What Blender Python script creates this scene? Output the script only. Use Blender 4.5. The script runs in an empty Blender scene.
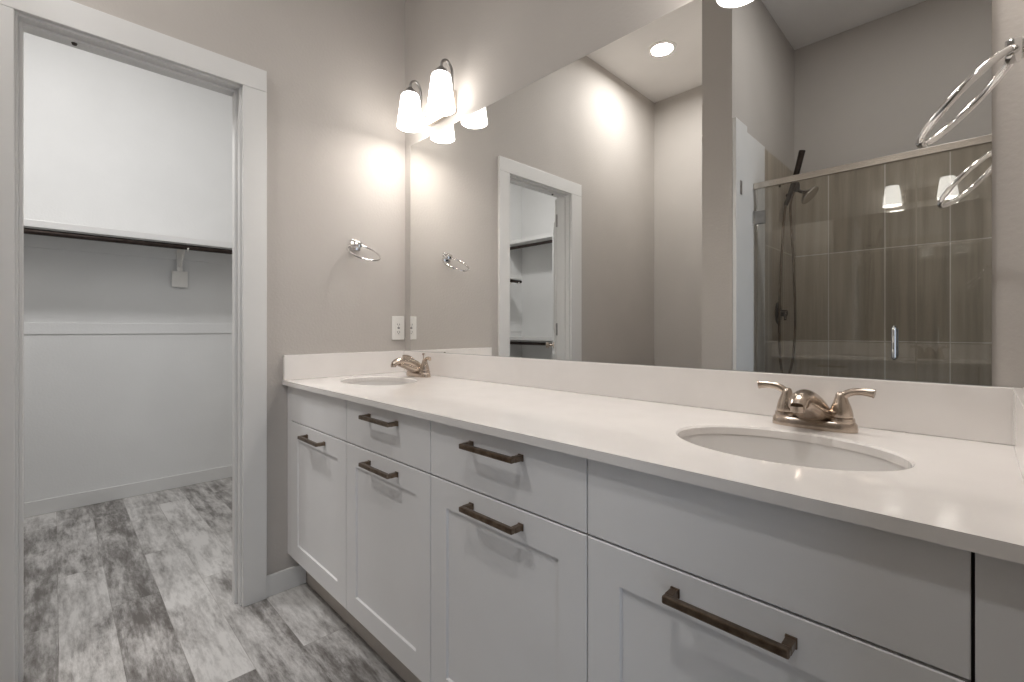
import bpy, bmesh, math, random
from mathutils import Vector, Matrix
random.seed(4)
S = bpy.context.scene
C = S.collection
PI = math.pi

# ------------------------------------------------------------------ camera
cam_d = bpy.data.cameras.new('camera')
cam = bpy.data.objects.new('camera', cam_d); C.objects.link(cam)
cam.location = (2.0775, -1.2833, 1.1057)
cam.rotation_euler = (PI/2, 0, 0.7909)
cam_d.sensor_width = 36; cam_d.lens = 463.07/1024*36
cam_d.shift_y = -(341-329.23)/1024
cam_d.clip_start = 0.02
S.camera = cam

# ------------------------------------------------------------------ world, exposure
w = bpy.data.worlds.new('world'); S.world = w; w.use_nodes = True
w.node_tree.nodes['Background'].inputs[0].default_value = (0.75, 0.85, 1.0, 1)
w.node_tree.nodes['Background'].inputs[1].default_value = 0.8
S.view_settings.view_transform = 'Standard'
S.view_settings.look = 'None'
S.view_settings.gamma = 1
S.view_settings.use_curve_mapping = False
S.view_settings.exposure = 0.62
P_NOOK = 10.5
P_CLOSET = 14
P_FILL = 6.5
P_MOUTH = 0.95   # light falling out of each open shade
WARM = (1.0, 0.95, 0.91)
NEUT = (1.0, 0.985, 0.97)
COOL = (1.0, 0.985, 0.985)

def light(name, loc, power, color, size=0.12, kind='AREA', rot=(0, 0, 0), spread=None):
    d = bpy.data.lights.new(name, kind); d.energy = power; d.color = color
    if kind == 'AREA':
        d.shape = 'DISK'; d.size = size
        if spread: d.spread = spread
    else:
        d.shadow_soft_size = size
    o = bpy.data.objects.new(name, d); o.location = loc; o.rotation_euler = rot
    C.objects.link(o); return o

CEIL = 3.157
light('nook_downlight_lamp', (0.445, -1.886, CEIL-0.012), P_NOOK, NEUT, 0.15, spread=math.radians(172))
light('closet_ceiling_lamp', (-0.58, -1.42, CEIL-0.075), P_CLOSET, COOL, 0.26)
light('added_fill_lamp', (1.90, -1.45, CEIL-0.012), P_FILL, NEUT, 0.13)  # unseen fill lamp, added to brighten the shower walls and cabinet fronts

# ------------------------------------------------------------------ materials
def mat(name, col, rough=0.5, metal=0.0, spec=0.5):
    m = bpy.data.materials.new(name); m.use_nodes = True
    b = m.node_tree.nodes['Principled BSDF']
    b.inputs['Base Color'].default_value = (*col, 1)
    b.inputs['Roughness'].default_value = rough
    b.inputs['Metallic'].default_value = metal
    b.inputs['Specular IOR Level'].default_value = spec
    return m
def N(m, t, **kw):
    n = m.node_tree.nodes.new(t)
    for k, v in kw.items(): setattr(n, k, v)
    return n
def link(m, a, b): m.node_tree.links.new(a, b)
def bsdf(m): return m.node_tree.nodes['Principled BSDF']
def coords(m, scale=(1, 1, 1), rot=(0, 0, 0), loc=(0, 0, 0)):
    g = N(m, 'ShaderNodeNewGeometry')
    mp = N(m, 'ShaderNodeMapping'); mp.inputs['Scale'].default_value = scale
    mp.inputs['Rotation'].default_value = rot; mp.inputs['Location'].default_value = loc
    link(m, g.outputs['Position'], mp.inputs['Vector']); return mp.outputs['Vector']
def add_bump(m, scale=180, strength=0.15, dist=0.002, vec=None):
    n = N(m, 'ShaderNodeTexNoise'); n.inputs['Scale'].default_value = scale; n.inputs['Detail'].default_value = 2
    link(m, vec or coords(m), n.inputs['Vector'])
    b = N(m, 'ShaderNodeBump'); b.inputs['Strength'].default_value = strength; b.inputs['Distance'].default_value = dist
    link(m, n.outputs['Fac'], b.inputs['Height']); link(m, b.outputs['Normal'], bsdf(m).inputs['Normal'])
def mottle(m, c1, c2, scale=6, detail=4, vec=None):
    n = N(m, 'ShaderNodeTexNoise'); n.inputs['Scale'].default_value = scale; n.inputs['Detail'].default_value = detail
    link(m, vec or coords(m), n.inputs['Vector'])
    r = N(m, 'ShaderNodeValToRGB'); r.color_ramp.elements[0].position = 0.35; r.color_ramp.elements[1].position = 0.65
    r.color_ramp.elements[0].color = (*c1, 1); r.color_ramp.elements[1].color = (*c2, 1)
    link(m, n.outputs['Fac'], r.inputs['Fac']); link(m, r.outputs['Color'], bsdf(m).inputs['Base Color'])

M = {}
M['wall'] = mat('greige wall paint', (0.50, 0.475, 0.45), 0.75, spec=0.25); mottle(M['wall'], (0.49, 0.457, 0.425), (0.51, 0.477, 0.444), 3); add_bump(M['wall'], 90, 0.25, 0.003)
M['white_wall'] = mat('white closet paint', (0.76, 0.76, 0.75), 0.75, spec=0.25); mottle(M['white_wall'], (0.75, 0.75, 0.74), (0.78, 0.78, 0.77), 3); add_bump(M['white_wall'], 90, 0.2, 0.003)
M['ceiling'] = mat('ceiling paint', (0.74, 0.72, 0.69), 0.85, spec=0.2); mottle(M['ceiling'], (0.79, 0.77, 0.75), (0.82, 0.80, 0.78), 3); add_bump(M['ceiling'], 60, 0.25, 0.003)
M['trim'] = mat('white trim paint', (0.62, 0.61, 0.59), 0.35); mottle(M['trim'], (0.71, 0.705, 0.69), (0.73, 0.725, 0.71), 5)
M['cab'] = mat('pale grey cabinet paint', (0.62, 0.60, 0.58), 0.4); mottle(M['cab'], (0.79, 0.78, 0.775), (0.81, 0.80, 0.795), 5)
M['cab_in'] = mat('cabinet interior', (0.10, 0.09, 0.085), 0.7); mottle(M['cab_in'], (0.09, 0.08, 0.075), (0.11, 0.1, 0.09), 9)
M['toe'] = mat('toe kick board', (0.42, 0.37, 0.32), 0.55); mottle(M['toe'], (0.52, 0.47, 0.42), (0.57, 0.52, 0.47), 14)
M['quartz'] = mat('white quartz', (0.80, 0.75, 0.70), 0.10); mottle(M['quartz'], (0.82, 0.785, 0.755), (0.85, 0.815, 0.785), 9, 6)
M['sink'] = mat('sink porcelain', (0.74, 0.715, 0.69), 0.08); mottle(M['sink'], (0.73, 0.705, 0.68), (0.75, 0.725, 0.70), 4)
M['nickel'] = mat('brushed nickel', (0.52, 0.44, 0.37), 0.24, 1.0); add_bump(M['nickel'], 400, 0.04, 0.0005)
M['satin'] = mat('satin nickel', (0.66, 0.61, 0.55), 0.26, 1.0); add_bump(M['satin'], 400, 0.03, 0.0005)
M['chrome'] = mat('polished chrome', (0.82, 0.81, 0.80), 0.06, 1.0); add_bump(M['chrome'], 300, 0.01, 0.0003)
M['bronze'] = mat('aged bronze', (0.18, 0.135, 0.10), 0.33, 1.0); mottle(M['bronze'], (0.15, 0.11, 0.08), (0.24, 0.185, 0.14), 60)
M['dark'] = mat('dark bronze', (0.05, 0.04, 0.035), 0.35, 0.9); mottle(M['dark'], (0.045, 0.035, 0.03), (0.065, 0.05, 0.045), 40)
M['steel'] = mat('dull steel', (0.35, 0.34, 0.33), 0.35, 1.0); mottle(M['steel'], (0.33, 0.32, 0.31), (0.38, 0.37, 0.36), 40)
M['plastic'] = mat('white plastic', (0.82, 0.80, 0.76), 0.3); mottle(M['plastic'], (0.81, 0.79, 0.75), (0.83, 0.81, 0.77), 20)
M['slot'] = mat('dark slot', (0.03, 0.03, 0.03), 0.6); mottle(M['slot'], (0.025, 0.025, 0.025), (0.035, 0.035, 0.035), 20)
M['mirror'] = mat('silvered mirror', (0.90, 0.90, 0.885), 0.0, 1.0)
M['mirror_edge'] = mat('mirror glass edge', (0.45, 0.44, 0.40), 0.15, 0.3); mottle(M['mirror_edge'], (0.13, 0.125, 0.11), (0.18, 0.17, 0.155), 30)
def emat(name, col, s):
    m = mat(name, (0.9, 0.88, 0.84), 0.3)
    bsdf(m).inputs['Emission Color'].default_value = (*col, 1); bsdf(m).inputs['Emission Strength'].default_value = s
    return m
M['shade'] = emat('lit frosted glass', (1, 0.955, 0.91), 4.8)
M['lens'] = emat('lit downlight lens', (1, 0.96, 0.92), 9)
# glass: straight-through plus fresnel reflection
g = bpy.data.materials.new('shower glass'); g.use_nodes = True; nt = g.node_tree; nt.nodes.clear()
o_ = nt.nodes.new('ShaderNodeOutputMaterial'); mx = nt.nodes.new('ShaderNodeMixShader')
tr = nt.nodes.new('ShaderNodeBsdfTransparent'); tr.inputs[0].default_value = (0.95, 0.95, 0.945, 1)
gl = nt.nodes.new('ShaderNodeBsdfGlossy'); gl.inputs['Roughness'].default_value = 0.0; gl.inputs[0].default_value = (0.95, 0.97, 0.96, 1)
fr = nt.nodes.new('ShaderNodeFresnel'); fr.inputs[0].default_value = 1.6
nt.links.new(fr.outputs[0], mx.inputs[0]); nt.links.new(tr.outputs[0], mx.inputs[1]); nt.links.new(gl.outputs[0], mx.inputs[2]); nt.links.new(mx.outputs[0], o_.inputs[0])
M['glass'] = g

def tile_mat(name, swap):
    m = mat(name, (0.3, 0.25, 0.2), 0.28)
    geo = N(m, 'ShaderNodeNewGeometry'); sp = N(m, 'ShaderNodeSeparateXYZ'); link(m, geo.outputs['Position'], sp.inputs[0])
    cb = N(m, 'ShaderNodeCombineXYZ')
    a = N(m, 'ShaderNodeMath', operation='SUBTRACT'); a.inputs[1].default_value = 1.33 if swap == 'x' else -2.60
    z = N(m, 'ShaderNodeMath', operation='SUBTRACT'); z.inputs[1].default_value = 1.026 - 6.1
    link(m, sp.outputs['X' if swap == 'x' else 'Y'], a.inputs[0]); link(m, sp.outputs['Z'], z.inputs[0])
    link(m, a.outputs[0], cb.inputs[0]); link(m, z.outputs[0], cb.inputs[1])
    br = N(m, 'ShaderNodeTexBrick'); br.offset = 0.0; br.squash = 1.0
    br.inputs['Scale'].default_value = 1; br.inputs['Brick Width'].default_value = 0.31; br.inputs['Row Height'].default_value = 0.61
    br.inputs['Mortar Size'].default_value = 0.0032; br.inputs['Mortar Smooth'].default_value = 0.3; br.inputs['Bias'].default_value = 0
    br.inputs['Color1'].default_value = (0.34, 0.29, 0.225, 1); br.inputs['Color2'].default_value = (0.42, 0.365, 0.29, 1)
    br.inputs['Mortar'].default_value = (0.68, 0.63, 0.56, 1)
    link(m, cb.outputs[0], br.inputs['Vector'])
    no = N(m, 'ShaderNodeTexNoise'); no.inputs['Scale'].default_value = 1; no.inputs['Detail'].default_value = 5
    link(m, coords(m, (26, 26, 1.3)), no.inputs['Vector'])
    rp = N(m, 'ShaderNodeValToRGB'); rp.color_ramp.elements[0].position = 0.35; rp.color_ramp.elements[1].position = 0.68
    rp.color_ramp.elements[0].color = (0.80, 0.79, 0.78, 1); rp.color_ramp.elements[1].color = (1.12, 1.12, 1.12, 1)
    link(m, no.outputs['Fac'], rp.inputs['Fac'])
    mu = N(m, 'ShaderNodeMix', data_type='RGBA', blend_type='MULTIPLY'); mu.inputs['Factor'].default_value = 1
    link(m, br.outputs['Color'], mu.inputs['A']); link(m, rp.outputs['Color'], mu.inputs['B'])
    link(m, mu.outputs['Result'], bsdf(m).inputs['Base Color'])
    bp = N(m, 'ShaderNodeBump'); bp.inputs['Strength'].default_value = 0.3; bp.inputs['Distance'].default_value = 0.002; bp.invert = True
    link(m, br.outputs['Fac'], bp.inputs['Height']); link(m, bp.outputs['Normal'], bsdf(m).inputs['Normal'])
    return m
M['tile_x'] = tile_mat('streaked brown wall tile', 'x')
M['tile_y'] = tile_mat('streaked brown side tile', 'y')

def floor_mat():
    m = mat('whitewashed plank floor', (0.4, 0.4, 0.4), 0.38)
    br = N(m, 'ShaderNodeTexBrick'); br.offset = 0.37; br.offset_frequency = 2; br.squash = 1
    br.inputs['Scale'].default_value = 1; br.inputs['Brick Width'].default_value = 1.22; br.inputs['Row Height'].default_value = 0.152
    br.inputs['Mortar Size'].default_value = 0.0012; br.inputs['Mortar Smooth'].default_value = 0.2; br.inputs['Bias'].default_value = 0
    br.inputs['Color1'].default_value = (0, 0, 0, 1); br.inputs['Color2'].default_value = (1, 1, 1, 1); br.inputs['Mortar'].default_value = (0.5, 0.5, 0.5, 1)
    vec = coords(m, loc=(0.35, 1.272+0.152*2, 0)); link(m, vec, br.inputs['Vector'])
    # per-plank shift of the grain
    sc = N(m, 'ShaderNodeVectorMath', operation='SCALE'); sc.inputs['Scale'].default_value = 37.0; link(m, br.outputs['Color'], sc.inputs[0])
    st = N(m, 'ShaderNodeMapping'); st.inputs['Scale'].default_value = (3.4, 13, 1); link(m, vec, st.inputs['Vector'])
    ad = N(m, 'ShaderNodeVectorMath', operation='ADD'); link(m, st.outputs[0], ad.inputs[0]); link(m, sc.outputs[0], ad.inputs[1])
    n1 = N(m, 'ShaderNodeTexNoise'); n1.inputs['Scale'].default_value = 1.0; n1.inputs['Detail'].default_value = 9; n1.inputs['Roughness'].default_value = 0.74; n1.inputs['Distortion'].default_value = 0.2
    link(m, ad.outputs[0], n1.inputs['Vector'])
    st2 = N(m, 'ShaderNodeMapping'); st2.inputs['Scale'].default_value = (8, 60, 1); link(m, vec, st2.inputs['Vector'])
    n2 = N(m, 'ShaderNodeTexNoise'); n2.inputs['Scale'].default_value = 1.0; n2.inputs['Detail'].default_value = 6; n2.inputs['Roughness'].default_value = 0.7
    link(m, st2.outputs[0], n2.inputs['Vector'])
    a = N(m, 'ShaderNodeMath', operation='MULTIPLY_ADD'); a.inputs[1].default_value = 0.20; link(m, br.outputs['Color'], a.inputs[0])
    b = N(m, 'ShaderNodeMath', operation='MULTIPLY_ADD'); b.inputs[1].default_value = 0.36; link(m, n2.outputs['Fac'], b.inputs[0]); link(m, n1.outputs['Fac'], b.inputs[2])
    link(m, b.outputs[0], a.inputs[2])
    r = N(m, 'ShaderNodeValToRGB'); e = r.color_ramp.elements
    e[0].position = 0.61; e[0].color = (0.13, 0.118, 0.108, 1); e[1].position = 0.94; e[1].color = (0.66, 0.645, 0.625, 1)
    x = e.new(0.70); x.color = (0.25, 0.237, 0.225, 1); x = e.new(0.81); x.color = (0.46, 0.445, 0.43, 1)
    link(m, a.outputs[0], r.inputs['Fac'])
    mu = N(m, 'ShaderNodeMix', data_type='RGBA', blend_type='MULTIPLY'); mu.inputs['B'].default_value = (0.8, 0.79, 0.77, 1)
    link(m, br.outputs['Fac'], mu.inputs['Factor']); link(m, r.outputs['Color'], mu.inputs['A'])
    link(m, mu.outputs['Result'], bsdf(m).inputs['Base Color'])
    bp = N(m, 'ShaderNodeBump'); bp.inputs['Strength'].default_value = 0.12; bp.inputs['Distance'].default_value = 0.002
    link(m, n2.outputs['Fac'], bp.inputs['Height']); link(m, bp.outputs['Normal'], bsdf(m).inputs['Normal'])
    return m
M['floor'] = floor_mat()

# ------------------------------------------------------------------ mesh helpers
def box(bm, x0, x1, y0, y1, z0, z1, bevel=0.0, seg=2):
    x0, x1 = sorted((x0, x1)); y0, y1 = sorted((y0, y1)); z0, z1 = sorted((z0, z1))
    r = bmesh.ops.create_cube(bm, size=1)
    vs = r['verts']
    for v in vs:
        v.co = Vector(((x0+x1)/2+v.co.x*(x1-x0), (y0+y1)/2+v.co.y*(y1-y0), (z0+z1)/2+v.co.z*(z1-z0)))
    if bevel:
        es = list({e for v in vs for e in v.link_edges})
        bmesh.ops.bevel(bm, geom=es, offset=bevel, segments=seg, affect='EDGES', profile=0.5)
def sweep(bm, pts, secs, n=20, cap=True, closed=False, up=Vector((0, 0, 1))):
    """pts: centres; secs: (a, b) half-sizes, or a number"""
    pts = [Vector(p) for p in pts]; rings = []; L = len(pts)
    prev = None
    for i, p in enumerate(pts):
        if closed: t = (pts[(i+1) % L]-pts[i-1]).normalized()
        else: t = (pts[min(i+1, L-1)]-pts[max(i-1, 0)]).normalized()
        if prev is None:
            ref = up if abs(t.dot(up)) < 0.95 else Vector((1, 0, 0))
            a = t.cross(ref).normalized()
        else:
            a = (prev-t*prev.dot(t)).normalized()
        prev = a; b = t.cross(a).normalized()
        s = secs if isinstance(secs, (int, float)) else secs[i]
        sa, sb = (s, s) if isinstance(s, (int, float)) else s
        rings.append([bm.verts.new(p+a*sa*math.cos(2*PI*k/n)+b*sb*math.sin(2*PI*k/n)) for k in range(n)])
    for i in range(L if closed else L-1):
        A, B = rings[i], rings[(i+1) % L]
        for k in range(n): bm.faces.new((A[k], A[(k+1) % n], B[(k+1) % n], B[k]))
    if cap and not closed:
        bm.faces.new(rings[0][::-1]); bm.faces.new(rings[-1])
def lathe(bm, prof, origin=(0, 0, 0), axis='z', n=32, sx=1, sy=1, close=False):
    o = Vector(origin); rings = []
    def P(r, h, k):
        c, s = r*math.cos(2*PI*k/n)*sx, r*math.sin(2*PI*k/n)*sy
        if axis == 'z': return o+Vector((c, s, h))
        if axis == 'x': return o+Vector((h, c, s))
        return o+Vector((c, h, s))
    for r, h in prof:
        if r < 1e-6: rings.append([bm.verts.new(P(0, h, 0))])
        else: rings.append([bm.verts.new(P(r, h, k)) for k in range(n)])
    for A, B in zip(rings, rings[1:]):
        for k in range(n):
            f = [A[k % len(A)], A[(k+1) % n % len(A)], B[(k+1) % n % len(B)], B[k % len(B)]]
            u = []
            for v in f:
                if v not in u: u.append(v)
            if len(u) > 2: bm.faces.new(u)
def smooth_path(pts, k=6):
    pts = [Vector(p) for p in pts]; out = []
    for i in range(len(pts)-1):
        p0, p1, p2, p3 = pts[max(i-1, 0)], pts[i], pts[i+1], pts[min(i+2, len(pts)-1)]
        for j in range(k):
            t = j/k
            out.append(0.5*((2*p1)+(-p0+p2)*t+(2*p0-5*p1+4*p2-p3)*t*t+(-p0+3*p1-3*p2+p3)*t**3))
    out.append(pts[-1]); return out
def obj(name, bm, mats, parent=None, smooth=False, kind=None):
    bmesh.ops.recalc_face_normals(bm, faces=bm.faces)
    me = bpy.data.meshes.new(name); bm.to_mesh(me); bm.free()
    for m in (mats if isinstance(mats, (list, tuple)) else [mats]): me.materials.append(M[m])
    if smooth:
        for p in me.polygons: p.use_smooth = True
        me.set_sharp_from_angle(angle=math.radians(38))
    o = bpy.data.objects.new(name, me); C.objects.link(o)
    if parent: o.parent = parent
    if kind: o['kind'] = kind
    return o
def B(): return bmesh.new()
def thing(name, label, cat, loc=(0, 0, 0), group=None, kind=None):
    o = bpy.data.objects.new(name, None); C.objects.link(o); o.location = loc; o.empty_display_size = 0.05
    o['label'] = label; o['category'] = cat
    if group: o['group'] = group
    if kind: o['kind'] = kind
    return o
def tag(o, label, cat, group=None):
    o['label'] = label; o['category'] = cat
    if group: o['group'] = group
    return o
def struct(name, boxes, mats, label, cat, parent=None, bevel=0, pick=None):
    bm = B()
    for b in boxes: box(bm, *b, bevel=bevel)
    o = obj(name, bm, mats, parent)
    if pick:
        for p in o.data.polygons: p.material_index = pick(p)
    o['kind'] = 'structure'
    if not parent: o['label'] = label; o['category'] = cat
    return o

# ------------------------------------------------------------------ dimensions
L = 2.141; CD = 0.597; CT = 0.89; SP = 0.9965
YR, YL = -0.757, -1.362       # doorway jamb faces
DZ = 2.070                    # doorway head
WT = 0.105
XB = -1.87; YE = -2.80        # closet back wall, far end
YF = -2.60; XR = 2.64
PX0, PX1, PY = 0.951, 1.117, -1.385

# ------------------------------------------------------------------ shell
struct('floor', [(XB-0.1, XR+0.1, YE-0.1, 0.1, -0.08, 0)], 'floor', 'grey whitewashed wood plank floor running through both rooms', 'floor')
struct('ceiling', [(XB-0.1, XR+0.1, YE-0.1, 0.1, CEIL, CEIL+0.08)], 'ceiling', 'flat off-white ceiling', 'ceiling')
struct('wall_left', [(-WT, 0, YR-0.001+0.020, 0.0, 0, CEIL), (-WT, 0, YL-0.020, YR+0.019, DZ+0.020, CEIL), (-WT, 0, YE, YL-0.020, 0, CEIL)],
       ['wall', 'white_wall'], 'greige side wall with the closet doorway', 'wall', pick=lambda p: 1 if p.normal.x < -0.5 else 0)
struct('wall_back', [(-WT, XR+0.1, 0, 0.1, 0, CEIL)], 'wall', 'greige wall behind the vanity and mirror', 'wall')
struct('wall_right', [(L, XR+0.1, -0.80, 0, 0, CEIL), (XR, XR+0.1, YF, -1.62, 0, CEIL), (XR, XR+0.1, -1.62, -0.80, 2.07, CEIL)], 'wall', 'greige wall at the right end of the vanity', 'wall')  # open doorway added out of view to bring in daylight
struct('wall_front', [(0, XR+0.1, YF-0.1, YF, 0, CEIL)], 'wall', 'greige far wall seen in the mirror', 'wall')
struct('wall_partition', [(PX0, PX1, YF, PY, 0, CEIL)], 'wall', 'greige partition wall end beside the shower, seen in the mirror', 'wall')
struct('wall_closet_back', [(XB-0.1, XB, YE-0.1, 0.1, 0, CEIL)], 'white_wall', 'white back wall of the closet', 'wall')
struct('wall_closet_right', [(XB, -WT, 0, 0.1, 0, CEIL)], 'white_wall', 'white right end wall of the closet', 'wall')
struct('wall_closet_left', [(XB, 0, YE-0.1, YE, 0, CEIL)], 'white_wall', 'white left end wall of the closet', 'wall')
# shower tile on its walls
TT = 2.20
struct('wall_shower_back', [(PX1+0.011, XR, YF, YF+0.011, 0, TT)], 'tile_x', 'brown streaked tile on the back wall of the shower', 'wall tile')
struct('wall_shower_left', [(PX1, PX1+0.011, YF, -1.905, 0, TT+0.04)], 'tile_y', 'brown streaked tile on the plumbing wall of the shower', 'wall tile')
struct('wall_shower_right', [(XR-0.011, XR, YF+0.011, -1.70, 0, TT)], 'tile_y', 'brown streaked tile on the right wall of the shower', 'wall tile')
struct('trim_shower_curb', [(PX1+0.012, XR-0.001, -1.76, -1.65, 0.0, 0.10)], 'tile_x', 'tiled shower curb below the glass', 'curb', bevel=0.004)

# baseboards
def baseboard(name, x0, x1, y0, y1, label):
    return struct(name, [(x0, x1, y0, y1, 0, 0.088)], 'trim', label, 'baseboard', bevel=0.003)
baseboard('baseboard_left', 0, 0.013, YR+0.092, -0.501, 'short white baseboard between door casing and vanity')
baseboard('baseboard_nook', 0, 0.013, YF+0.014, YL-0.136, 'white baseboard in the nook by the closet door')
baseboard('baseboard_front', 0.014, PX0-0.014, YF, YF+0.013, 'white baseboard on the nook far wall')
baseboard('baseboard_partition', PX0-0.013, PX0, YF+0.014, PY, 'white baseboard on the partition wall')
baseboard('baseboard_closet', XB, XB+0.013, YE, 0, 'white baseboard along the closet back wall')
baseboard('baseboard_closet_right', XB+0.014, -WT, -0.013, 0, 'white baseboard on the closet right end wall')
baseboard('baseboard_closet_left', XB+0.014, -WT, YE, YE+0.013, 'white baseboard on the closet left end wall')

# doorway casing and jamb
tr1 = thing('trim_closet_doorway', 'white painted casing and jamb around the closet doorway', 'door frame', (0, (YR+YL)/2, 0), kind='structure')
oy = -(YR+YL)/2
def pt(name, boxes, m, parent, off, bevel=0.002, smooth=False, kind=None):
    bm = B()
    for b in boxes: box(bm, b[0]-off[0], b[1]-off[0], b[2]-off[1], b[3]-off[1], b[4]-off[2], b[5]-off[2], bevel=bevel)
    return obj(name, bm, m, parent, smooth, kind)
off = (0, (YR+YL)/2, 0)
CI = 0.007; CW = 0.088; CWL = 0.118   # reveal, casing width
yr, yl = YR+CI, YL-CI
for nm, bx in (('casing', (0, 0.019, yr, yr+CW, 0, DZ+CI)), ('casing', (0, 0.019, yl-CWL, yl, 0, DZ+CI)),
               ('head_casing', (0, 0.019, yl-CWL, yr+CW, DZ+CI+0.0005, DZ+CI+CW))):
    pt(nm, [bx], 'trim', tr1, off)
for nm, bx in (('jamb', (-WT, 0.0, YR, YR+0.018, 0, DZ+0.018)), ('jamb', (-WT, 0.0, YL-0.018, YL, 0, DZ+0.018)),
               ('head_jamb', (-WT, 0.0, YL, YR, DZ, DZ+0.018))):
    pt(nm, [bx], 'trim', tr1, off, 0.001)
for nm, bx in (('door_stop', (-0.066, -0.032, YR-0.010, YR, 0, DZ)), ('door_stop', (-0.066, -0.032, YL, YL+0.010, 0, DZ)),
               ('door_stop', (-0.066, -0.032, YL+0.010, YR-0.010, DZ-0.010, DZ))):
    pt(nm, [bx], 'trim', tr1, off, 0.002)
for nm, bx in (('casing', (-WT-0.016, -WT, yr, yr+CW, 0, DZ+CI)), ('casing', (-WT-0.016, -WT, yl-CWL, yl, 0, DZ+CI)),
               ('head_casing', (-WT-0.016, -WT, yl-CWL, yr+CW, DZ+CI+0.0005, DZ+CI+CW))):
    pt(nm, [bx], 'trim', tr1, off)
bm = B(); lathe(bm, [(0.0, -0.008), (0.006, -0.006), (0.008, 0), (0.0, 0)], (-0.048, -1.235-off[1], DZ-0.010), n=16)
obj('ball_catch', bm, 'dark', tr1, True)

# closet door, swung open into the closet
HX, HY = -WT-0.022, YL+0.002
door = thing('door_closet', 'white panelled closet door swung open into the closet', 'door', (HX, HY, 0), kind='structure')
W_ = 0.615; T_ = 0.035
bm = B()
box(bm, -W_, -0.004, -T_+0.002, 0.002, 0.012, DZ-0.005, bevel=0.002)
slab = obj('slab', bm, 'trim', door)
for z0, z1 in ((0.20, 0.92), (1.08, 1.92)):
    for yy in (0.002, -T_-0.002+0.004):
        s = 1 if yy > 0 else -1
        bm = B()
        x0, x1 = -W_+0.10, -0.104
        for bx in ((x0, x1, yy, yy+s*0.006, z1-0.015, z1), (x0, x1, yy, yy+s*0.006, z0, z0+0.015), (x0, x0+0.015, yy, yy+s*0.006, z0, z1), (x1-0.015, x1, yy, yy+s*0.006, z0, z1)):
            box(bm, *bx, bevel=0.002)
        obj('panel_moulding', bm, 'trim', door)
for z in (0.22, 1.06, 1.86):
    bm = B(); lathe(bm, [(0, 0), (0.006, 0), (0.006, 0.09), (0, 0.09)], (0.004, -0.010, z), n=12); box(bm, -0.0035, -0.0025, -0.030, -0.012, z, z+0.09)
    obj('hinge', bm, 'steel', door, True)
for s in (1, -1):
    bm = B(); y0 = 0.002 if s > 0 else -T_+0.002
    lathe(bm, [(0, 0), (0.028, 0), (0.028, s*0.006), (0.010, s*0.008), (0.010, s*0.035), (0.022, s*0.042), (0.027, s*0.055), (0.020, s*0.068), (0, s*0.070)], (-W_+0.06, y0, 0.97), 'y', n=24)
    obj('door_knob', bm, 'nickel', door, True)
door.rotation_euler = (0, 0, math.radians(49))

# white boards at the shower end of the partition
tr2 = thing('trim_partition_jamb', 'white painted jamb boards between partition end and shower glass', 'door frame', (PX1, -1.47, 0), kind='structure')
off2 = (PX1, -1.47, 0)
pt('jamb', [(PX1, PX1+0.020, -1.562, -1.39, 0, 2.27)], 'trim', tr2, off2)
pt('jamb', [(PX1, PX1+0.010, -1.903, -1.566, 0, 2.25)], 'trim', tr2, off2)
for z in (0.25, 1.86):
    pt('hinge', [(PX1+0.020, PX1+0.024, -1.472, -1.445, z, z+0.075)], 'steel', tr2, off2, 0.001)

# ------------------------------------------------------------------ closet fittings
def rod(bm, a, b, r=0.0165): sweep(bm, [a, b], r, 16)
sh = thing('closet_shelf', 'long white closet shelf with a dark hanging rod on the back wall', 'shelf', (XB, -1.4, 1.70))
so = (XB, -1.4, 1.70)
pt('shelf_board', [(XB+0.001, XB+0.30, -2.475, -0.001, 1.680, 1.699)], 'trim', sh, so, 0.001)
pt('front_lip', [(XB+0.301, XB+0.319, -2.475, -0.001, 1.664, 1.703)], 'trim', sh, so, 0.002)
pt('wall_cleat', [(XB+0.001, XB+0.018, -2.475, -0.001, 1.590, 1.679)], 'white_wall', sh, so, 0.002)
bm = B(); rod(bm, (0.29, -2.49+1.4, -0.058), (0.29, -0.01+1.4, -0.058)); obj('hanging_rod', bm, 'dark', sh, True)
for y in (-0.66, -1.55, -2.44):
    bm = B()
    box(bm, 0.0185, 0.026, y-0.016+1.4, y+0.016+1.4, -0.21, -0.022, bevel=0.001)
    box(bm, 0.0185, 0.028, y-0.045+1.4, y+0.045+1.4, -0.30, -0.19, bevel=0.001)
    box(bm, 0.026, 0.29, y-0.011+1.4, y+0.011+1.4, -0.030, -0.021, bevel=0.001)
    sweep(bm, smooth_path([(0.026, y+1.4, -0.16), (0.12, y+1.4, -0.11), (0.20, y+1.4, -0.045)], 5), (0.006), 8)
    sweep(bm, smooth_path([(0.265, y+1.4, -0.03), (0.262, y+1.4, -0.062), (0.29, y+1.4, -0.082), (0.312, y+1.4, -0.066)], 4), 0.005, 8)
    obj('bracket', bm, 'plastic', sh, True)
rail = struct('trim_closet_rail', [(XB, XB+0.006, YE+0.001, -0.001, 1.075, 1.145)], 'white_wall', 'white nailing rail across the closet back wall', 'rail', bevel=0.002)
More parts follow.
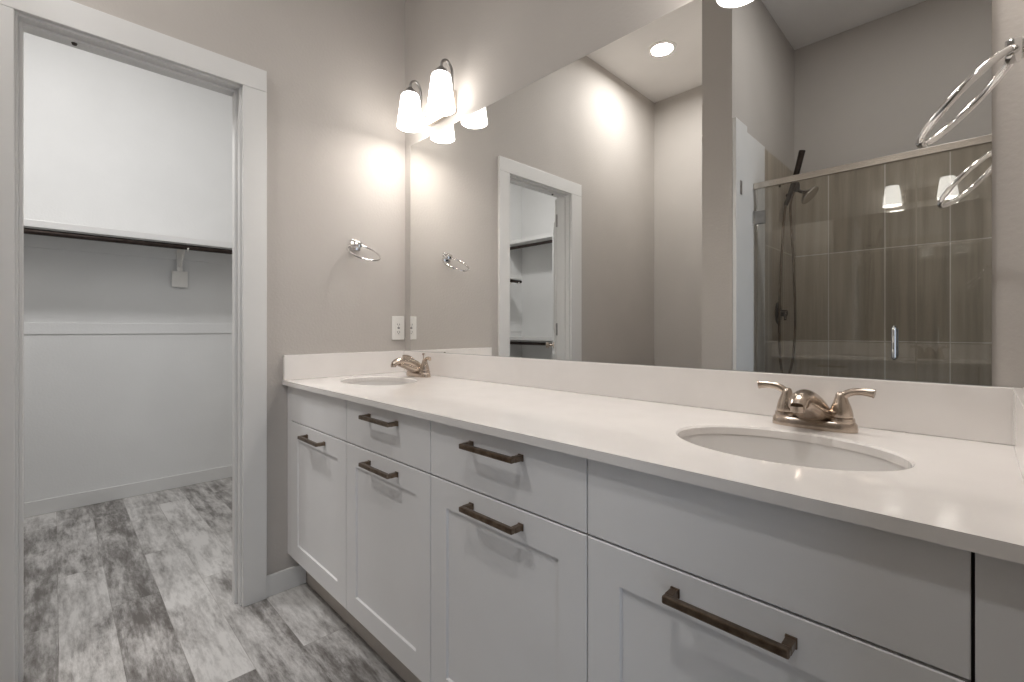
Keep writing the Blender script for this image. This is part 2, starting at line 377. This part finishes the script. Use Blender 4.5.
# double hang on the far end wall (seen in the mirror)
def hang(z, label):
    t = thing('hanging_shelf', label, 'shelf', (-1.3, YE, z), group='double hanging shelves on the closet end wall')
    o = (-1.3, YE, z)
    x0, x1 = XB+0.002, -1.092
    pt('shelf_board', [(x0, x1, YE+0.001, YE+0.30, z, z+0.019)], 'trim', t, o, 0.001)
    pt('front_lip', [(x0, x1, YE+0.301, YE+0.318, z-0.018, z+0.022)], 'trim', t, o, 0.002)
    bm = B(); rod(bm, (x0+1.3, 0.27, -0.055), (x1+1.3, 0.27, -0.055)); obj('hanging_rod', bm, 'dark', t, True)
    bm = B(); lathe(bm, [(0, 0), (0.03, 0), (0.03, -0.006), (0.02, -0.008), (0.02, -0.02), (0, -0.02)], (x1+1.3, 0.27, -0.055), 'x', n=20); obj('rod_socket', bm, 'chrome', t, True)
    return t
hang(2.105, 'upper white shelf with dark rod on the closet end wall, seen in the mirror')
hang(1.0, 'lower white shelf with dark rod on the closet end wall, seen in the mirror')
tag(pt('upright_board', [(-1.090, -1.070, YE+0.001, YE+0.34, 0.001, 2.13)], 'trim', None, (0, 0, 0)), 'white upright panel that ends the double hanging shelves', 'panel')
# closet ceiling lamp
t = thing('closet_ceiling_light', 'round flush ceiling light of the closet', 'ceiling light', (-0.58, -1.42, CEIL))
bm = B(); lathe(bm, [(0, 0), (0.15, 0), (0.15, -0.02), (0.14, -0.02)], n=40); obj('base', bm, 'steel', t, True)
bm = B(); lathe(bm, [(0.14, -0.02), (0.132, -0.045), (0.10, -0.062), (0.05, -0.07), (0, -0.072)], n=40); obj('diffuser', bm, 'lens', t, True)

# ------------------------------------------------------------------ downlights
def downlight(x, y, label):
    t = thing('recessed_downlight', label, 'ceiling light', (x, y, CEIL))
    bm = B(); lathe(bm, [(0.066, -0.004), (0.070, -0.008), (0.092, -0.006), (0.096, 0.0), (0.066, 0.0)], n=40); obj('trim_ring', bm, 'plastic', t, True)
    bm = B(); lathe(bm, [(0, -0.0045), (0.066, -0.004), (0.066, -0.001), (0, -0.001)], n=40); obj('lens', bm, 'lens', t, True)
downlight(0.445, -1.886, 'lit round recessed ceiling light, reflected in the mirror')
downlight(1.90, -1.45, 'added round recessed fill light, unseen behind the camera')  # fixture made up to go with the added fill lamp, out of view

# ------------------------------------------------------------------ mirror
bm = B(); box(bm, 0.059, 2.093, -0.007, -0.001, SP+0.001, 2.029)
mi = obj('wall_mirror', bm, ['mirror', 'mirror_edge'])
for p in mi.data.polygons: p.material_index = 0 if p.normal.y < -0.9 else 1
tag(mi, 'large frameless mirror spanning the wall above the vanity backsplash', 'mirror')

# ------------------------------------------------------------------ countertop
SINKS = (0.30, 1.812); SY = -0.312; SA, SB = 0.189, 0.140
def counter():
    bm = B(); n = 64; zt, zb = CT, CT-0.0185
    e = 0.0015
    fy, by = -CD, -0.001
    xs = [0.001]
    for sx in SINKS: xs += [sx-0.25, sx+0.25]
    xs.append(L-0.001)
    def hole(cx, x0, x1):
        top, bot, rect_t, rect_b = [], [], [], []
        # outline: points projected from centre to rectangle
        for k in range(n):
            a = 2*PI*k/n; c, s = math.cos(a), math.sin(a)
            top.append(bm.verts.new((cx+(SA+0.004)*c, SY+(SB+0.004)*s, zt)))
            bot.append(bm.verts.new((cx+SA*c, SY+SB*s, zb)))
            tx = ((x1-cx)/c if c > 1e-9 else (x0-cx)/c if c < -1e-9 else 1e9)
            ty = ((by-SY)/s if s > 1e-9 else (fy-SY)/s if s < -1e-9 else 1e9)
            tt = min(tx, ty); rect_t.append((cx+tt*c, SY+tt*s))
        # snap nearest to corners
        for cxn, cyn in ((x0, fy), (x1, fy), (x0, by), (x1, by)):
            i = min(range(n), key=lambda k: (rect_t[k][0]-cxn)**2+(rect_t[k][1]-cyn)**2); rect_t[i] = (cxn, cyn)
        T = [bm.verts.new((x, y, zt)) for x, y in rect_t]; Bt = [bm.verts.new((x, y, zb)) for x, y in rect_t]
        mid = [bm.verts.new((cx+SA*math.cos(2*PI*k/n), SY+SB*math.sin(2*PI*k/n), zt-0.004)) for k in range(n)]
        for k in range(n):
            j = (k+1) % n
            bm.faces.new((T[k], T[j], top[j], top[k])); bm.faces.new((top[k], top[j], mid[j], mid[k])); bm.faces.new((mid[k], mid[j], bot[j], bot[k])); bm.faces.new((bot[k], bot[j], Bt[j], Bt[k]))
            # outer sides on front/back
            ya, yb = rect_t[k][1], rect_t[j][1]; xa, xb = rect_t[k][0], rect_t[j][0]
            if abs(ya-yb) < 1e-9 and (abs(ya-fy) < 1e-9 or abs(ya-by) < 1e-9): bm.faces.new((T[k], Bt[k], Bt[j], T[j]))
    hole(SINKS[0], xs[1], xs[2]); hole(SINKS[1], xs[3], xs[4])
    for x0, x1 in ((xs[0], xs[1]), (xs[2], xs[3]), (xs[4], xs[5])):
        v = [bm.verts.new((x, y, z)) for x in (x0, x1) for y in (fy, by) for z in (zb, zt)]
        # idx: x*4+y*2+z
        bm.faces.new((v[1], v[5], v[7], v[3])); bm.faces.new((v[0], v[2], v[6], v[4])); bm.faces.new((v[0], v[4], v[5], v[1])); bm.faces.new((v[2], v[3], v[7], v[6]))
        if x0 == xs[0]: bm.faces.new((v[0], v[1], v[3], v[2]))
        if x1 == xs[5]: bm.faces.new((v[4], v[6], v[7], v[5]))
    bmesh.ops.remove_doubles(bm, verts=bm.verts, dist=1e-5)
    return bm
ct = thing('countertop', 'long white quartz vanity countertop with low backsplash and two oval sink cutouts', 'countertop', (0, 0, 0))
obj('slab', counter(), 'quartz', ct)
bm = B(); box(bm, 0.001, L-0.001, -0.021, -0.001, CT+0.0003, SP, bevel=0.0015); obj('backsplash', bm, 'quartz', ct)
bm = B(); box(bm, 0.001, 0.021, -CD+0.002, -0.0215, CT+0.0003, SP, bevel=0.0015); obj('side_splash', bm, 'quartz', ct)
bm = B(); box(bm, L-0.021, L-0.001, -CD+0.002, -0.0215, CT+0.0003, SP, bevel=0.0015); obj('side_splash', bm, 'quartz', ct)

def sink(cx, label):
    t = thing('undermount_sink', label, 'sink', (cx, SY, CT-0.17), group=None)
    prof = []
    bm = B(); n = 56; zt = CT-0.019-(CT-0.17)
    inner = [(1.0, zt), (0.985, zt-0.010), (0.955, zt-0.05), (0.89, zt-0.09), (0.75, zt-0.122), (0.5, zt-0.138), (0.25, zt-0.143), (0.13, zt-0.145)]
    rings = []
    def ring(s, z, add=0): return [bm.verts.new(((SA*1.02*s+add)*math.cos(2*PI*k/n), (SB*1.02*s+add)*math.sin(2*PI*k/n), z)) for k in range(n)]
    rings.append(ring(1.0, zt-0.012, 0.018)); rings.append(ring(1.0, zt, 0.018))
    for s, z in inner: rings.append(ring(s, z))
    outer = [ring(s, z-0.010, 0.008) for s, z in inner[::-1]]
    rings += outer[:-2]
    for A, Bq in zip(rings, rings[1:]):
        for k in range(n): bm.faces.new((A[k], A[(k+1) % n], Bq[(k+1) % n], Bq[k]))
    A, Bq = rings[-1], rings[0]
    for k in range(n): bm.faces.new((A[k], A[(k+1) % n], Bq[(k+1) % n], Bq[k]))
    obj('basin', bm, 'sink', t, True)
    bm = B(); z = zt-0.145
    lathe(bm, [(0, z+0.004), (0.012, z+0.005), (0.016, z+0.003), (0.017, z+0.0), (0.024, z+0.002), (0.030, z+0.0015), (0.030, z-0.03), (0, z-0.03)], n=28)
    obj('drain', bm, 'nickel', t, True)
sink(SINKS[0], 'white oval undermount sink at the far left end of the countertop')
sink(SINKS[1], 'white oval undermount sink at the near right end of the countertop')

# ------------------------------------------------------------------ vanity cabinets
FY = -0.577            # front face of doors
GZ = 0.7225            # gap between drawer and door
BZ = 0.152
def pull(parent, cx, z, y):
    """square bow pull, child of its drawer/door"""
    w = 0.088; s = 0.0062; pr = 0.036
    bm = B()
    box(bm, cx-w, cx+w, y-pr, y-pr+2*s, z-s, z+s, bevel=0.0026)
    box(bm, cx-w, cx-w+2*s, y-pr+2*s-0.001, y-0.0003, z-s, z+s, bevel=0.0012)
    box(bm, cx+w-2*s, cx+w, y-pr+2*s-0.001, y-0.0003, z-s, z+s, bevel=0.0012)
    for sx in (-1, 1):   # flared feet
        xx = cx+sx*(w-s)
        box(bm, xx-s-0.0012, xx+s+0.0012, y-0.004, y-0.0002, z-s-0.0012, z+s+0.0012, bevel=0.0008)
    return obj('handle', bm, 'bronze', parent)
def shaker(x0, x1, z0, z1, fr=0.068):
    bm = B(); y0 = FY; y1 = FY+0.019; d = 0.0055; b = 0.0025
    # front frame with recessed panel built as nested rings
    def ring(i, y): return [bm.verts.new(p) for p in ((x0+i, y, z0+i), (x1-i, y, z0+i), (x1-i, y, z1-i), (x0+i, y, z1-i))]
    R = [ring(0, y1), ring(0, y0+0.0015), ring(0.0015, y0), ring(fr, y0), ring(fr+b, y0+d), ]
    for A, Bq in zip(R, R[1:]):
        for k in range(4): bm.faces.new((A[k], A[(k+1) % 4], Bq[(k+1) % 4], Bq[k]))
    bm.faces.new(R[-1]); bm.faces.new(R[0][::-1])
    return bm
def flat(x0, x1, z0, z1):
    bm = B(); box(bm, x0, x1, FY, FY+0.019, z0, z1, bevel=0.0015); return bm
XS = [0.047, 0.561, 1.057, 1.562, 2.072]
labels = ['pale grey sink base cabinet at the left end beside the door casing',
          'pale grey cabinet second from the left, drawer over panelled door',
          'pale grey middle-right cabinet with two bronze pulls next to the near sink base',
          'pale grey sink base cabinet at the right end with one bronze pull']
G = 0.0016
TOP = CT-0.019
for i in range(4):
    x0, x1 = XS[i], XS[i+1]
    t = thing('vanity_cabinet', labels[i], 'cabinet', ((x0+x1)/2, -0.30, 0), group=None)
    t.location = (0, 0, 0)
    bx0 = x0+0.0005 if i else 0.001; bx1 = x1-0.0005 if i < 3 else L-0.001
    # carcass: open box of boards (sinks hang into it)
    bm = B(); ztop = TOP-0.0007
    box(bm, bx0, bx0+0.016, FY+0.0215, -0.001, BZ-0.012, ztop); box(bm, bx1-0.016, bx1, FY+0.0215, -0.001, BZ-0.012, ztop)
    box(bm, bx0+0.016, bx1-0.016, FY+0.0215, -0.001, BZ-0.012, BZ+0.004); box(bm, bx0+0.016, bx1-0.016, -0.017, -0.001, BZ+0.004, ztop)
    box(bm, bx0+0.016, bx1-0.016, FY+0.0215, FY+0.030, BZ+0.004, ztop)
    obj('carcass', bm, 'cab_in', t)
    bm = B(); box(bm, bx0, bx1, -0.500, -0.485, 0.001, BZ-0.0125); obj('toe_kick', bm, 'toe', t)
    if i == 0:
        bm = B(); box(bm, 0.001, x0-G, FY+0.001, FY+0.021, BZ, ztop, bevel=0.001); obj('filler', bm, 'cab', t)
    if i == 3:
        bm = B(); box(bm, x1+G, L-0.001, FY+0.001, FY+0.021, BZ, ztop, bevel=0.001); obj('filler', bm, 'cab', t)
    name = 'false_front' if i in (0, 3) else 'drawer'
    zt2 = ztop-0.002
    dr = obj(name, flat(x0+G, x1-G, GZ+0.002, zt2), 'cab', t)
    cx = (x0+x1)/2
    if name == 'drawer': pull(dr, cx, 0.833, FY)
    do = obj('door', shaker(x0+G, x1-G, BZ, GZ-0.002), 'cab', t)
    pull(do, cx, 0.686, FY)

# ------------------------------------------------------------------ faucets
def faucet(cx, cy, label, rod_up=True):
    t = thing('bathroom_faucet', label, 'faucet', (cx, cy, CT+0.0004))
    # oval deck plate
    bm = B(); n = 48
    def sup(a, b, z, e=3.2):
        out = []
        for k in range(n):
            th = 2*PI*k/n; c, s = math.cos(th), math.sin(th)
            out.append(bm.verts.new((a*math.copysign(abs(c)**(2/e), c), b*math.copysign(abs(s)**(2/2.4), s), z)))
        return out
    R = [sup(0.080, 0.030, 0), sup(0.0805, 0.0305, 0.004), sup(0.079, 0.029, 0.015), sup(0.076, 0.026, 0.0195), sup(0.068, 0.020, 0.021)]
    for A, Bq in zip(R, R[1:]):
        for k in range(n): bm.faces.new((A[k], A[(k+1) % n], Bq[(k+1) % n], Bq[k]))
    bm.faces.new(R[0][::-1]); bm.faces.new(R[-1]); obj('deck_plate', bm, 'nickel', t, True)
    # spout: broad flared foot that rises and arches forward
    path = smooth_path([(0, 0.008, 0.008), (0, 0.002, 0.026), (0, -0.018, 0.048), (0, -0.050, 0.065), (0, -0.084, 0.073), (0, -0.112, 0.071), (0, -0.128, 0.059)], 6)
    keys = [(0.046, 0.026), (0.039, 0.026), (0.030, 0.025), (0.0225, 0.0215), (0.0185, 0.017), (0.0170, 0.0140), (0.0155, 0.0125)]
    secs = []
    for i in range(len(path)):
        f = i/6; k = min(int(f), len(keys)-2); u = f-k
        secs.append((keys[k][0]*(1-u)+keys[k+1][0]*u, keys[k][1]*(1-u)+keys[k+1][1]*u))
    bm = B(); sweep(bm, path, secs, 28, up=Vector((0, 1, 0.3)))
    sweep(bm, smooth_path([(0, -0.004, 0.032), (0, -0.030, 0.037), (0, -0.062, 0.050), (0, -0.098, 0.062)], 5), [(0.042-0.0018*i, 0.021-0.0006*i) for i in range(16)], 24, up=Vector((0, 1, 0.3)))
    sp = obj('spout', bm, 'nickel', t, True)
    bm = B(); lathe(bm, [(0, 0), (0.0115, 0), (0.0115, 0.012), (0, 0.012)], (0, -0.1285, 0.049), n=24); obj('aerator', bm, 'nickel', sp, True)
    # lift rod behind the spout
    bm = B(); rz = 0 if rod_up else -0.070
    sweep(bm, [(0, 0.0275, 0.018), (0, 0.0275, 0.098+rz)], 0.0022, 10)
    lathe(bm, [(0, 0.094), (0.004, 0.096), (0.0062, 0.100), (0.005, 0.104), (0, 0.106)], (0, 0.0275, rz), n=16); obj('lift_rod', bm, 'nickel', t, True)
    for s in (-1, 1):
        hx = s*0.051
        bm = B()
        lathe(bm, [(0.0, 0.018), (0.024, 0.018), (0.0245, 0.023), (0.0235, 0.028), (0.0205, 0.029), (0.0215, 0.032), (0.0205, 0.040), (0.0175, 0.052), (0.0135, 0.063), (0.0110, 0.071), (0.0095, 0.078), (0.006, 0.082), (0, 0.083)], (hx, 0, 0), n=32)
        h = obj('valve_body', bm, 'nickel', t, True)
        bm = B(); p = smooth_path([(hx, 0, 0.062), (hx+s*0.006, 0, 0.076), (hx+s*0.020, -0.002, 0.084), (hx+s*0.036, -0.006, 0.0865), (hx+s*0.052, -0.010, 0.0855), (hx+s*0.058, -0.011, 0.0845)], 5)
        m_ = len(p)
        ss = [(0.0085-0.0015*math.sin(i/m_*PI)+0.0015*(i/m_), 0.0090-0.0032*min(1, i/m_*1.4)) for i in range(m_)]
        sweep(bm, p, ss, 16, up=Vector((0, 1, 0)))
        obj('lever', bm, 'nickel', h, True)
faucet(SINKS[0]-0.035, -0.095, 'brushed nickel two-handle faucet at the far left sink')
faucet(SINKS[1]+0.007, -0.095, 'brushed nickel two-handle faucet at the near right sink', rod_up=False)

# ------------------------------------------------------------------ vanity lights
def vanity_light(cx, sp, label):
    t = thing('vanity_light', label, 'wall light', (cx, 0, 2.12))
    bm = B(); box(bm, -0.105, 0.105, -0.022, -0.001, -0.045, 0.055, bevel=0.004); obj('back_plate', bm, 'satin', t)
    bm = B(); box(bm, -0.085, 0.085, -0.034, -0.0222, -0.022, 0.030, bevel=0.003); obj('crossbar', bm, 'satin', t)
    for s in (-1, 1):
        x = s*sp/2
        bm = B()
        pth = smooth_path([(s*0.084, -0.030, 0.004), (s*0.5*(0.084+sp/2), -0.036, -0.004), (x, -0.042, 0.012), (x, -0.040, 0.075), (x, -0.044, 0.125), (x, -0.068, 0.153), (x, -0.094, 0.140), (x, -0.100, 0.108)], 6)
        sweep(bm, pth, 0.0058, 14)
        a = obj('arm', bm, 'steel', t, True)
        bm = B(); lathe(bm, [(0, 0.112), (0.012, 0.112), (0.016, 0.104), (0.026, 0.098), (0.029, 0.088), (0.029, 0.0805), (0, 0.0805)], (x, -0.10, 0), n=28); obj('shade_holder', bm, 'steel', t, True)
        bm = B(); zt, zb = 0.082, -0.070
        lathe(bm, [(0.027, zt), (0.038, zt-0.002), (0.042, zt-0.009), (0.0515, zt-0.08), (0.0605, zb), (0.0575, zb), (0.0485, zt-0.08), (0.039, zt-0.012), (0.027, zt-0.006), (0.027, zt)], (x, -0.10, 0), n=40)
        obj('glass_shade', bm, 'shade', t, True)
        light('vanity_bulb_lamp', (cx+x, -0.10, 2.12+zb+0.004), P_MOUTH, WARM, 0.11)
        bm = B(); lathe(bm, [(0, 0.078), (0.013, 0.076), (0.013, 0.04), (0.026, 0.005), (0.030, -0.02), (0.022, -0.045), (0, -0.055)], (x, -0.10, 0), n=24); obj('bulb', bm, 'shade', t, True)
vanity_light(0.326, 0.243, 'two-shade brushed nickel vanity light above the left end of the mirror')
vanity_light(1.758, 0.310, 'two-shade brushed nickel vanity light above the near right sink')

# ------------------------------------------------------------------ towel rings
def towel_ring(xw, s, y, z, label, turn=0, hang=45):
    t = thing('towel_ring', label, 'towel ring', (xw, y, z))
    bm = B()
    box(bm, s*0.0005, s*0.008, -0.024, 0.024, -0.024, 0.024, bevel=0.002)
    box(bm, s*0.008, s*0.026, -0.011, 0.011, -0.011, 0.011, bevel=0.002)
    box(bm, s*0.020, s*0.038, -0.017, 0.017, -0.013, 0.013, bevel=0.003)
    obj('wall_mount', bm, 'chrome', t, True)
    bm = B(); R = 0.074; n = 56; ca = math.radians(hang)
    d = Vector((s*math.cos(ca), 0, -math.sin(ca))); c0 = Vector((s*0.028, 0, -0.004))+d*R
    pts = [c0 - d*R*math.cos(2*PI*k/n)+Vector((0, 1, 0))*R*math.sin(2*PI*k/n) for k in range(n)]
    sweep(bm, pts, 0.0055, 14, closed=True, up=Vector((0, 0, 1)))
    bmesh.ops.rotate(bm, cent=(s*0.028, 0, 0), matrix=Matrix.Rotation(math.radians(turn), 3, 'Z'), verts=bm.verts)
    obj('ring', bm, 'chrome', t, True)
towel_ring(0, 1, -0.272, 1.502, 'chrome towel ring on the side wall left of the mirror', hang=34)
towel_ring(L, -1, -0.272, 1.518, 'chrome towel ring in the top right foreground', turn=5)

# ------------------------------------------------------------------ outlet
t = thing('wall_outlet', 'white duplex outlet plate on the side wall above the faucet', 'outlet', (0, -0.044, 1.112))
bm = B(); box(bm, 0.0005, 0.0065, -0.035, 0.035, -0.060, 0.060, bevel=0.003); pl = obj('cover_plate', bm, 'plastic', t)
bm = B(); box(bm, 0.0067, 0.0085, -0.017, 0.017, -0.034, 0.034, bevel=0.0015); rc = obj('receptacle', bm, 'plastic', t)
bm = B()
for zz in (-0.020, 0.018):
    for yy in (-0.006, 0.006): box(bm, 0.0087, 0.0092, yy-0.001, yy+0.001, zz-0.004, zz+0.004)
    box(bm, 0.0087, 0.0092, -0.002, 0.002, zz-0.010, zz-0.007)
box(bm, 0.0087, 0.0095, -0.006, 0.006, -0.003, 0.003)
obj('slots', bm, 'slot', rc)

# ------------------------------------------------------------------ shower
GY = -1.700
sd = thing('shower_door', 'hinged clear glass shower door with chrome handle', 'shower door', (1.145, GY, 0.10))
so = (1.145, GY, 0.10)
bm = B(); box(bm, 0.0, 0.712, -0.004, 0.004, 0.012, 1.835); obj('glass_panel', bm, 'glass', sd)
for z in (0.30, 1.63):
    bm = B(); box(bm, -0.017, 0.045, -0.012, -0.0045, z, z+0.075, bevel=0.002); box(bm, -0.017, 0.045, 0.0045, 0.012, z, z+0.075, bevel=0.002); box(bm, -0.017, -0.010, -0.022, 0.022, z, z+0.075, bevel=0.001)
    obj('hinge', bm, 'steel', sd)
bm = B()
for s in (-1, 1):
    p = smooth_path([(0.635, s*0.0045, 0.865), (0.635, s*0.034, 0.865), (0.635, s*0.045, 0.880), (0.635, s*0.045, 0.94), (0.635, s*0.045, 1.000), (0.635, s*0.034, 1.015), (0.635, s*0.0045, 1.015)], 5)
    sweep(bm, p, 0.010, 14)
obj('door_handle', bm, 'chrome', sd, True)
fp = thing('glass_screen', 'fixed clear glass shower panel beside the hinged door', 'glass panel', (1.863, GY, 0.10))
bm = B(); box(bm, 0.0, XR-0.013-1.863, -0.004, 0.004, 0.002, 1.835); obj('glass_panel', bm, 'glass', fp)
bm = B(); box(bm, 0, XR-0.013-1.863, -0.008, 0.008, 0.0005, 0.0019); obj('bottom_channel', bm, 'chrome', fp)
bm = B(); box(bm, 1.1285, XR-0.0125, GY-0.016, GY+0.016, 1.937, 1.972, bevel=0.003)
hr = obj('shower_header_rail', bm, 'satin'); tag(hr, 'brushed nickel header rail along the top of the shower glass', 'rail')

# shower plumbing on the partition
PXs = PX1+0.0112; py = -2.20
t = thing('hand_shower', 'dark shower head with hand shower wand and looping hose', 'shower head', (PXs, py, 2.06))
bm = B(); lathe(bm, [(0, 0.0003), (0.030, 0.0003), (0.030, 0.004), (0.014, 0.010), (0.0, 0.010)], (0, 0, 0.03), 'x', n=24); obj('flange', bm, 'dark', t, True)
bm = B(); sweep(bm, smooth_path([(0.008, 0, 0.03), (0.05, 0, 0.032), (0.085, 0, 0.015), (0.10, 0, -0.01)], 6), 0.009, 14); obj('shower_arm', bm, 'dark', t, True)
bm = B(); lathe(bm, [(0, -0.03), (0.016, -0.028), (0.020, -0.012), (0.020, 0.012), (0.016, 0.028), (0, 0.03)], (0.10, 0, -0.020), n=24)
sweep(bm, smooth_path([(0.10, 0, -0.035), (0.125, 0, -0.055), (0.145, 0, -0.062)], 4), 0.010, 12); obj('diverter', bm, 'dark', t, True)
bm = B(); lathe(bm, [(0, 0.0), (0.014, 0.0), (0.020, 0.012), (0.056, 0.034), (0.064, 0.046), (0.062, 0.053), (0.0, 0.049)], n=36)
bmesh.ops.rotate(bm, cent=(0, 0, 0), matrix=Matrix.Rotation(math.radians(132), 3, 'Y'), verts=bm.verts); bmesh.ops.translate(bm, vec=(0.142, 0, -0.058), verts=bm.verts)
obj('spray_head', bm, 'satin', t, True)
bm = B(); sweep(bm, smooth_path([(0.045, 0.03, -0.135), (0.075, 0.03, -0.05), (0.105, 0.03, 0.05), (0.14, 0.03, 0.20)], 5), [0.013+0.006*(i/15) for i in range(16)], 16)
wd = obj('hand_wand', bm, 'dark', t, True)
bm = B(); sweep(bm, [(0.060, 0.0, -0.075), (0.060, 0.045, -0.075)], 0.012, 14); obj('wand_holder', bm, 'dark', t, True)
bm = B(); sweep(bm, smooth_path([(0.045, 0.03, -0.13), (0.035, 0.05, -0.30), (0.02, 0.07, -0.75), (0.018, 0.06, -1.10), (0.03, 0.02, -1.27), (0.06, -0.03, -1.22), (0.085, -0.03, -0.95), (0.08, -0.01, -0.5), (0.065, 0.0, -0.16), (0.085, 0.0, -0.05)], 8), 0.0075, 10)
obj('hose', bm, 'bronze', t, True)
t = thing('mixer_valve', 'dark round mixer valve with lever on the tiled wall', 'valve', (PXs, -2.17, 1.213))
bm = B(); lathe(bm, [(0, 0.0005), (0.075, 0.0005), (0.074, 0.005), (0.05, 0.010), (0, 0.011)], axis='x', n=40); obj('escutcheon', bm, 'dark', t, True)
bm = B(); lathe(bm, [(0, 0.010), (0.020, 0.010), (0.022, 0.03), (0.018, 0.055), (0, 0.06)], axis='x', n=24); sweep(bm, smooth_path([(0.045, 0, 0), (0.05, 0.03, -0.02), (0.055, 0.05, -0.045)], 4), 0.008, 12); obj('valve_handle', bm, 'dark', t, True)

# repeats of one kind share a group
GROUPS = {'bathroom_faucet': 'faucets on the countertop', 'undermount_sink': 'sinks in the countertop', 'vanity_cabinet': 'cabinets of the vanity run',
          'vanity_light': 'wall lights above the mirror', 'towel_ring': 'towel rings on the side walls', 'recessed_downlight': 'recessed ceiling lights'}
for o in list(C.objects):
    k = o.name.split('.')[0]
    if o.parent is None and k in GROUPS: o['group'] = GROUPS[k]
